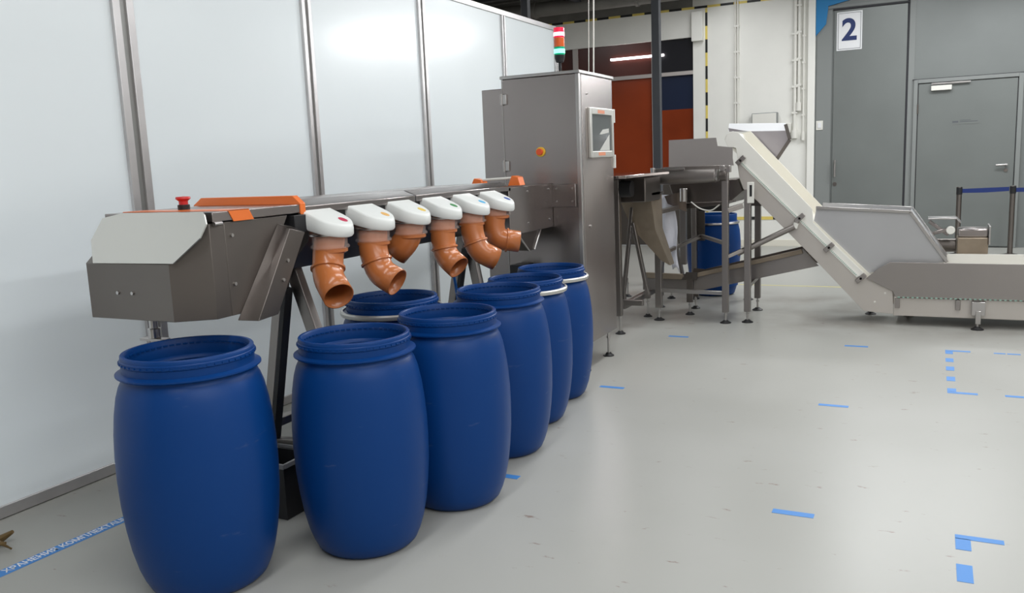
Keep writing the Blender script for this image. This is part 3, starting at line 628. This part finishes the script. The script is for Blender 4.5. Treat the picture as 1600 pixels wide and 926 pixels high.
# ---------------------------------------------------------------- transfer conveyor just behind the cabinet
tc = thing('transfer_conveyor', 'steel transfer conveyor with tapered chute and crossed legs behind the cabinet', 'machine', (-2.4, 7.2, 0))
part('tray', MB().box(-2.95, -2.12, 6.30, 7.5, 1.365, 1.388), steel('polished_steel', (.60, .56, .54), .10), tc, .002)
part('drive_housing', MB().box(-2.62, -2.20, 7.05, 7.5, 1.14, 1.352), STEEL_D, tc, .01)
part('motor', MB().rod((-2.60, 7.00, 1.26), (-2.30, 7.00, 1.26), .07, 28), BLACKP, tc, .004)
part('chute', MB().add([(-2.52, 7.25, 1.20), (-2.22, 7.25, 1.20), (-2.22, 7.6, 1.20), (-2.52, 7.6, 1.20), (-2.42, 7.32, .90), (-2.20, 7.32, .88), (-2.20, 7.55, .88), (-2.42, 7.55, .90), (-2.16, 7.36, .60), (-2.08, 7.36, .56), (-2.08, 7.5, .56), (-2.16, 7.5, .60)],
                       [(0, 1, 5, 4), (1, 2, 6, 5), (2, 3, 7, 6), (3, 0, 4, 7), (4, 5, 9, 8), (5, 6, 10, 9), (6, 7, 11, 10), (7, 4, 8, 11)]), PATINA, tc, 0)
part('chute_rim', MB().bar((-2.53, 7.24, 1.20), (-2.21, 7.24, 1.20), .02, .02).bar((-2.21, 7.24, 1.20), (-2.21, 7.6, 1.20), .02, .02), STEEL_L, tc, 0)
for (y) in (7.3, 8.5):
    part('leg', MB().bar((-2.62, y, 1.0), (-2.49, y, .22), .05, .03), FRAME, tc, .003)
    part('leg', MB().bar((-2.40, y, 1.1), (-2.51, y, .22), .05, .03), FRAME, tc, .003)
    part('leg', MB().bar((-2.40, y, .95), (-2.27, y, .30), .05, .03), FRAME, tc, .003)
part('base_rail', MB().bar((-2.50, 7.25, .19), (-2.50, 8.9, .19), .06, .05), FRAME, tc, .003)
part('base_rail', MB().bar((-3.0, 7.25, .23), (-2.30, 7.25, .23), .05, .05), FRAME, tc, .003)
part('upright', MB().box(-2.75, -2.60, 6.75, 6.85, .45, 1.34), STEEL_D, tc, .003)
part('upright', MB().box(-2.46, -2.40, 6.93, 6.99, .16, 1.34), FRAME, tc, .003)
foot(tc, -2.42, 6.96, .2); foot(tc, -2.43, 7.80, .19, .042); foot(tc, -3.0, 8.9, .2); foot(tc, -2.50, 8.88, .19)
part('upright', MB().box(-2.455, -2.405, 7.775, 7.825, .18, .23), FRAME, tc, .003)
# hanging plastic sheet
bm_pts = []
for i in range(9):
    for j in range(15):
        u = i / 8; v = j / 14
        bm_pts.append((-2.34 + .15 * u + .05 * v + .01 * math.sin(9 * v + 4 * u), 7.90 + .02 * math.sin(7 * u + 5 * v), 1.16 - .62 * v - .10 * u * v + (.03 * math.sin(17 * u) if j == 14 else 0)))
sh = MB().add(bm_pts, [(i * 15 + j, (i + 1) * 15 + j, (i + 1) * 15 + j + 1, i * 15 + j + 1) for i in range(8) for j in range(14)])
so = solo('plastic_sheet', sh, SHEET, 'white plastic sheet hanging beneath the screen, torn along its left side', 'sheet'); m_ = so.modifiers.new('wall', 'SOLIDIFY'); m_.thickness = .004

# ---------------------------------------------------------------- vibrating screen frame
v = thing('vibrating_screen', 'stainless vibrating screen on a four-legged frame with a long roller', 'machine', (-2.0, 8.1, 0))
def leg(root, x, y, z0, z1, w=.055):
    part('leg', MB().box(x - w / 2, x + w / 2, y - w / 2, y + w / 2, z0, z1), FRAME, root, .004); foot(root, x, y, z0, .05)
leg(v, -2.275, 7.66, .12, 1.20, .06); leg(v, -1.655, 7.66, .10, 1.40, .055); leg(v, -2.25, 8.9, .18, 1.2); leg(v, -1.70, 8.97, .12, 1.3)
part('side_guard', MB().prism([(-2.189, 1.665), (-1.756, 1.667), (-1.744, 1.593), (-1.61, 1.575), (-1.61, 1.48), (-1.60, 1.416), (-2.192, 1.421)], 'xz', 7.75, 7.756), GUARD, v, 0)
part('guard_rail', MB().box(-2.24, -1.66, 7.74, 7.765, 1.385, 1.421), FRAME, v, .002)
part('clamp', MB().box(-1.70, -1.655, 7.63, 7.68, 1.36, 1.42).box(-1.642, -1.605, 7.63, 7.68, 1.36, 1.42), STEEL_L, v, .004)
part('clamp', MB().rod((-2.31, 7.63, 1.30), (-2.31, 7.63, 1.42), .02, 14), STEEL_L, v, .002)
part('cross_rod', MB().rod((-2.30, 7.65, 1.402), (-2.02, 7.65, 1.402), .012, 12), STEEL_L, v, 0)
rl = part('roller', MB().rod((-2.27, 7.65, 1.325), (-1.735, 7.65, 1.335), .062, 36), FRAME, v, .006)
part('roller_cap', MB().rod((-1.735, 7.65, 1.335), (-1.715, 7.65, 1.335), .055, 28), STEEL_L, rl, 0)
part('bearing', MB().rod((-1.70, 7.65, 1.33), (-1.64, 7.65, 1.33), .048, 20), STEEL_D, rl, .004)
part('screen_tray', MB().prism([(-2.25, 1.26), (-1.60, 1.29), (-1.56, 1.18), (-1.70, 1.06), (-2.1, 1.02), (-2.2, 1.1)], 'xz', 7.95, 8.7), STEEL_D, v, .006)
part('tray_edge', MB().rod((-2.08, 7.94, 1.08), (-1.62, 7.94, 1.09), .008, 10), STEEL, v, 0)
part('hopper_side', MB().prism([(-2.27, 1.15), (-2.06, 1.20), (-2.06, 1.0), (-2.24, 1.08)], 'xz', 7.86, 7.87), STEEL, v, 0)
part('vibration_motor', MB().rod((-2.0, 8.1, 1.06), (-1.75, 8.1, 1.06), .075, 24), BLACKP, v, .004)
part('spring_mount', MB().rod((-2.07, 7.80, 1.10), (-2.07, 7.80, 1.22), .035, 20), STEEL_L, v, .003)
part('brace', MB().bar((-2.25, 7.66, 1.02), (-1.96, 8.3, 1.08), .05, .04), FRAME, v, .003)
part('brace', MB().bar((-1.64, 7.66, 1.02), (-1.52, 7.73, 1.06), .05, .045), FRAME, v, .003)
part('tie_rail', MB().bar((-2.03, 8.3, .735), (-1.66, 7.68, .725), .035, .03), FRAME, v, .002)
part('tie_rail', MB().bar((-2.26, 7.68, .62), (-2.03, 8.3, .735), .035, .03), FRAME, v, .002)
part('tie_rail', MB().bar((-2.28, 7.66, .285), (-1.655, 7.66, .275), .035, .035), STEEL_L, v, .002)
part('tie_rail', MB().bar((-1.655, 7.66, .60), (-1.52, 7.72, .66), .035, .03), FRAME, v, .002)
part('rear_panel', MB().box(-2.36, -2.15, 8.95, 8.96, .62, 1.25), BROWNW, v, .002)
part('rear_post', MB().box(-2.235, -2.175, 8.26, 8.32, .45, 1.15), FRAME, v, .003)
part('cable', MB().sweep(tube_path([(-1.98, 7.72, 1.10), (-1.9, 7.72, 1.04), (-1.8, 7.72, 1.02), (-1.72, 7.72, 1.07)]), [.006] * 16, 8), WPLAST, v, 0)
part('cable', MB().sweep(tube_path([(-1.62, 7.72, 1.05), (-1.55, 7.72, 1.07), (-1.50, 7.71, 1.09)]), [.006] * 11, 8), WPLAST, v, 0)

# ---------------------------------------------------------------- low discharge conveyor
lc = thing('discharge_conveyor', 'low dull steel conveyor rising right behind the frame legs', 'conveyor', (-1.8, 8.3, 0))
poly = [(-2.545, .30), (-2.545, .225), (-1.97, .235), (-.90, .49), (-1.035, .645), (-2.0, .40), (-2.11, .41), (-2.13, .345), (-2.52, .345)]
part('side_wall', MB().prism(poly, 'xz', 8.02, 8.03), FRAME, lc, 0)
part('side_wall', MB().prism(poly, 'xz', 8.32, 8.33), STEEL_D, lc, 0)
part('belt', MB().hexa([(-2.5, 8.03, .33), (-2.5, 8.32, .33), (-2.5, 8.32, .30), (-2.5, 8.03, .30)], [(-2.0, 8.03, .34), (-2.0, 8.32, .34), (-2.0, 8.32, .31), (-2.0, 8.03, .31)]).hexa([(-2.0, 8.03, .34), (-2.0, 8.32, .34), (-2.0, 8.32, .31), (-2.0, 8.03, .31)], [(-1.0, 8.03, .58), (-1.0, 8.32, .58), (-1.0, 8.32, .55), (-1.0, 8.03, .55)]), PATINA, lc, 0)
part('top_rail', MB().bar((-2.54, 8.01, .375), (-2.14, 8.01, .365), .03, .055).bar((-2.0, 8.01, .385), (-1.04, 8.01, .622), .012, .04), PATINA, lc, .003)
part('side_flap', MB().prism([(-2.15, .34), (-2.10, .415), (-1.99, .41), (-2.0, .335)], 'xz', 7.985, 7.995), STEEL_D, lc, 0)
for (x, y) in ((-2.07, 8.0), (-2.10, 8.34), (-2.46, 8.34)):
    part('stand', MB().box(x - .03, x + .03, y - .012, y + .012, .12, .34), STEEL_D, lc, .002); foot(lc, x, y, .13)

# ---------------------------------------------------------------- incline conveyor with hopper and feed trough
ic = thing('incline_feed_conveyor', 'white-belted incline conveyor with steel hopper and long feed trough at right', 'conveyor', (-.5, 8.2, 0))
SIDE = mat('warm_satin_steel', (.60, .56, .52), .42, .55, bump=.1, bscale=8)
side = [(-1.605, 1.47), (-1.594, 1.455), (-.563, .408), (-.476, .413), (-.28, .301), (-.271, .10), (-.505, .115), (-.877, .519), (-1.419, 1.087), (-1.545, 1.20), (-1.58, 1.30)]
part('side_frame', MB().prism(side, 'xz', 7.895, 7.91), SIDE, ic, .002)
part('side_frame', MB().prism(side, 'xz', 8.40, 8.415), SIDE, ic, .002)
guard = [(-1.71, 1.64), (-1.69, 1.70), (-1.64, 1.72), (-1.59, 1.705), (-.948, 1.012), (-.936, .888), (-.773, .713), (-.502, .441), (-.556, .41), (-1.588, 1.46), (-1.60, 1.48), (-1.611, 1.57), (-1.685, 1.585)]
part('belt_guard', MB().prism(guard, 'xz', 7.897, 7.909), BELTW, ic, .002, label='white plastic guard along the near side of the incline')
gf = [(x, z) for x, z in guard[:7]] + guard[8:]
part('belt_guard', MB().prism([(-1.70, 1.64), (-1.68, 1.70), (-1.57, 1.725), (-.915, 1.005), (-.90, .80), (-.556, .42), (-1.588, 1.46)], 'xz', 8.35, 8.365), CREAM, ic, .002, label='cream guard along the far side of the incline')
part('belt', MB().hexa([(-1.64, 7.91, 1.60), (-1.64, 8.35, 1.60), (-1.66, 8.35, 1.57), (-1.66, 7.91, 1.57)], [(-.45, 7.91, .42), (-.45, 8.35, .42), (-.47, 8.35, .39), (-.47, 7.91, .39)]), CREAM, ic, 0)
be = MB(); de = Vector((-.563 + 1.594, 0, .408 - 1.455)); L = de.length; de.normalize()
part('belt_edge', MB().bar(Vector((-1.59, 7.892, 1.462)), Vector((-.56, 7.892, .418)), .024, .006, (0, 1, 0)), BELTW, ic, 0)
for k in range(95):
    p = Vector((-1.585, 7.888, 1.459)) + de * (k * (L - .03) / 95 + .01)
    be.bar(p, p + de * .0055, .012, .004, (0, 1, 0))
part('belt_teeth', be, BELTG, ic, 0, kind='stuff')
for (x, z) in ((-1.565, 1.455), (-1.05, .93), (-.80, .672), (-.535, .405)):
    part('guard_clamp', MB().bar((x - .035, 7.875, z - .03), (x + .035, 7.875, z + .035), .04, .03, (0, 1, 0)).rod((x, 7.86, z), (x, 7.895, z), .014, 10), FRAME, ic, .003)
part('head_roller', MB().rod((-1.665, 7.91, 1.655), (-1.665, 8.35, 1.655), .05, 28), WPLAST, ic, 0)
# hood
part('head_hood', MB().prism([(-1.79, 1.765), (-1.601, 1.723), (-1.34, 1.437), (-1.22, 1.627), (-1.262, 1.712), (-1.78, 1.73)], 'xz', 8.42, 8.43), mat('mauve_steel', (.50, .47, .50), .35, .8), ic, 0)
part('hood_flange', MB().hexa([(-1.79, 8.42, 1.735), (-1.262, 8.42, 1.708), (-1.262, 8.43, 1.708), (-1.79, 8.43, 1.735)], [(-1.80, 8.50, 1.81), (-1.27, 8.50, 1.785), (-1.27, 8.51, 1.785), (-1.80, 8.51, 1.81)]), PAPER, ic, 0)
part('hood_edge', MB().bar((-1.255, 8.40, 1.77), (-1.215, 8.40, 1.627), .03, .016, (0, 1, 0)).bar((-1.215, 8.40, 1.627), (-1.345, 8.40, 1.43), .03, .016, (0, 1, 0)), STEEL_D, ic, 0)
# legs
leg(ic, -1.475, 7.74, .10, 1.20, .055); leg(ic, -1.50, 8.38, .12, 1.15, .055)
part('slot_bracket', MB().box(-1.475, -1.415, 7.705, 7.72, 1.08, 1.265), WPLAST, ic, .004)
part('slot', MB().box(-1.452, -1.432, 7.702, 7.706, 1.14, 1.24), BLACKP, ic, 0)
part('cross_tie', MB().bar((-1.475, 7.74, .33), (-1.50, 8.38, .33), .035, .035), FRAME, ic, .002)
part('diagonal_strut', MB().rod((-1.58, 7.80, .62), (-1.09, 7.86, .86), .026, 18), FRAME, ic, 0)
part('strut_end', MB().rod((-1.09, 7.865, .845), (-1.075, 7.865, .89), .022, 14), WPLAST, ic, 0)
part('rear_plate', MB().box(-1.56, -1.45, 8.3, 8.36, 1.02, 1.30), STEEL_D, ic, .003)
# hopper
hp = [(-.922, .986), (-.917, 1.03), (-.161, .98), (.129, .55), (-.30, .50), (-.505, .434), (-.942, .884)]
SG = steel('pale_hopper_steel', (.50, .50, .51), .42)
part('hopper_wall', MB().prism(hp, 'xz', 7.945, 7.951), SG, ic, 0)
part('hopper_wall', MB().prism(hp, 'xz', 8.44, 8.446), SG, ic, 0)
part('hopper_end', MB().hexa([(-.165, 7.951, .98), (-.165, 8.44, .98), (-.160, 8.44, .986), (-.160, 7.951, .986)], [(.124, 7.951, .55), (.124, 8.44, .55), (.130, 8.44, .556), (.130, 7.951, .556)]), SG, ic, 0)
for y in (7.935, 8.455):
    part('hopper_rim', MB().bar((-.92, y, 1.02), (-.16, y, .972), .024, .022, (0, 1, 0)).bar((-.165, y, .975), (.128, y, .55), .026, .022, (0, 1, 0)), STEEL_L, ic, .002)
part('hopper_seal', MB().bar((-.94, 7.94, .885), (-.50, 7.94, .435), .008, .02, (0, 1, 0)), STEEL_L, ic, 0)
# trough
tp = [(-.492, .408), (-.40, .492), (-.307, .55), (3.0, .535), (3.0, .25), (-.255, .25), (-.28, .301)]
part('trough_wall', MB().prism(tp, 'xz', 7.875, 7.885), FRAME, ic, .002)
part('trough_wall', MB().prism([(-.2, .555), (3.0, .555), (3.0, .25), (-.2, .25)], 'xz', 8.5, 8.51), WPLAST, ic, .002)
part('trough_belt', MB().box(-.25, 3.0, 7.89, 8.50, .28, .30), CREAM, ic, 0)
part('base_frame', MB().box(-.27, 3.0, 7.90, 8.5, .085, .245), SIDE, ic, .004)
tt = MB()
for k in range(90): tt.box(-.24 + k * .036, -.222 + k * .036, 7.872, 7.876, .246, .256)
part('belt_teeth', tt, BELTG, ic, 0, kind='stuff')
for x in (-.24, .22, 1.1): part('side_bracket', MB().box(x - .018, x + .018, 7.88, 7.898, .155, .24), FRAME, ic, .002)
for (x, y) in ((-.34, 7.9), (-.42, 7.9)): part('bolt', MB().rod((x, 7.895, .20 + (x + .42)), (x, 7.888, .20 + (x + .42)), .008, 10), WPLAST, ic, 0)
for (x, y) in ((.368, 7.86), (-.48, 8.40), (-.16, 8.38), (1.3, 7.86), (1.3, 8.5)): foot(ic, x, y, .12, .048)
part('foot_bracket', MB().box(.32, .42, 7.84, 7.90, .12, .235).box(.35, .39, 7.83, 7.85, .05, .16), STEEL_L, ic, .003)
# drive behind the hopper
gm = part('gear_housing', MB().box(.21, .455, 8.52, 8.78, .545, .70), PATINA, ic, .01)
part('gear_cover', MB().box(.215, .45, 8.525, 8.775, .701, .775), STEEL, ic, .012)
part('end_plate', MB().box(.455, .468, 8.50, 8.80, .64, .80), STEEL_L, ic, .002)
part('motor', MB().rod((.02, 8.62, .62), (.205, 8.62, .62), .06, 28), STEEL_D, ic, .006)
part('shaft_end', MB().rod((.155, 8.50, .765), (.155, 8.56, .765), .036, 28), WPLAST, ic, .006)
part('motor_bracket', MB().box(-.03, .20, 8.52, 8.76, .862, .872).bar((.20, 8.64, .867), (.235, 8.64, .83), .24, .01, (0, 0, 1)), STEEL_L, ic, .002)
part('bracket_arm', MB().bar((-.02, 8.60, .84), (.14, 8.60, .72), .03, .07, (0, 1, 0)).bar((.0, 8.56, .73), (.16, 8.56, .78), .03, .05, (0, 1, 0)), STEEL, ic, .004)

# ---------------------------------------------------------------- barrier posts
def barrier(x, y, lab, x2):
    t = thing('barrier_post', lab, 'barrier', (x, y, 0), 'retractable belt barriers')
    part('base', MB().lathe([(0, 0), (.16, 0), (.165, .012), (.10, .03), (.035, .045), (0, .045)], (x, y, 0), 40), STEEL_D, t, 0)
    part('pole', MB().rod((x, y, .04), (x, y, .84), .033, 24), STEEL_D, t, 0)
    part('head', MB().rod((x, y, .84), (x, y, .935), .037, 24), BLACKP, t, .004)
    part('cap', MB().rod((x, y, .935), (x, y, .943), .036, 24), STEEL_D, t, .002)
    part('belt', MB().add([(x + .035, y - .001, .915), (x2 - .035, y - .001, .93), (x2 - .035, y - .001, .875), ((x + x2) / 2, y - .001, .86), (x + .035, y - .001, .86)] + [(x + .035, y + .002, .915), (x2 - .035, y + .002, .93), (x2 - .035, y + .002, .875), ((x + x2) / 2, y + .002, .86), (x + .035, y + .002, .86)],
                          [(0, 1, 2, 3, 4), (9, 8, 7, 6, 5), (0, 5, 6, 1), (1, 6, 7, 2), (2, 7, 8, 3), (3, 8, 9, 4), (4, 9, 5, 0)]), ROPE, t, 0, smooth=False, label='blue retractable belt')
barrier(.325, 13.1, 'barrier post just behind the hopper drive, left end of the blue belt', .948)
barrier(.955, 13.1, 'barrier post in front of the grey door handle, joining both blue belts', 2.4)
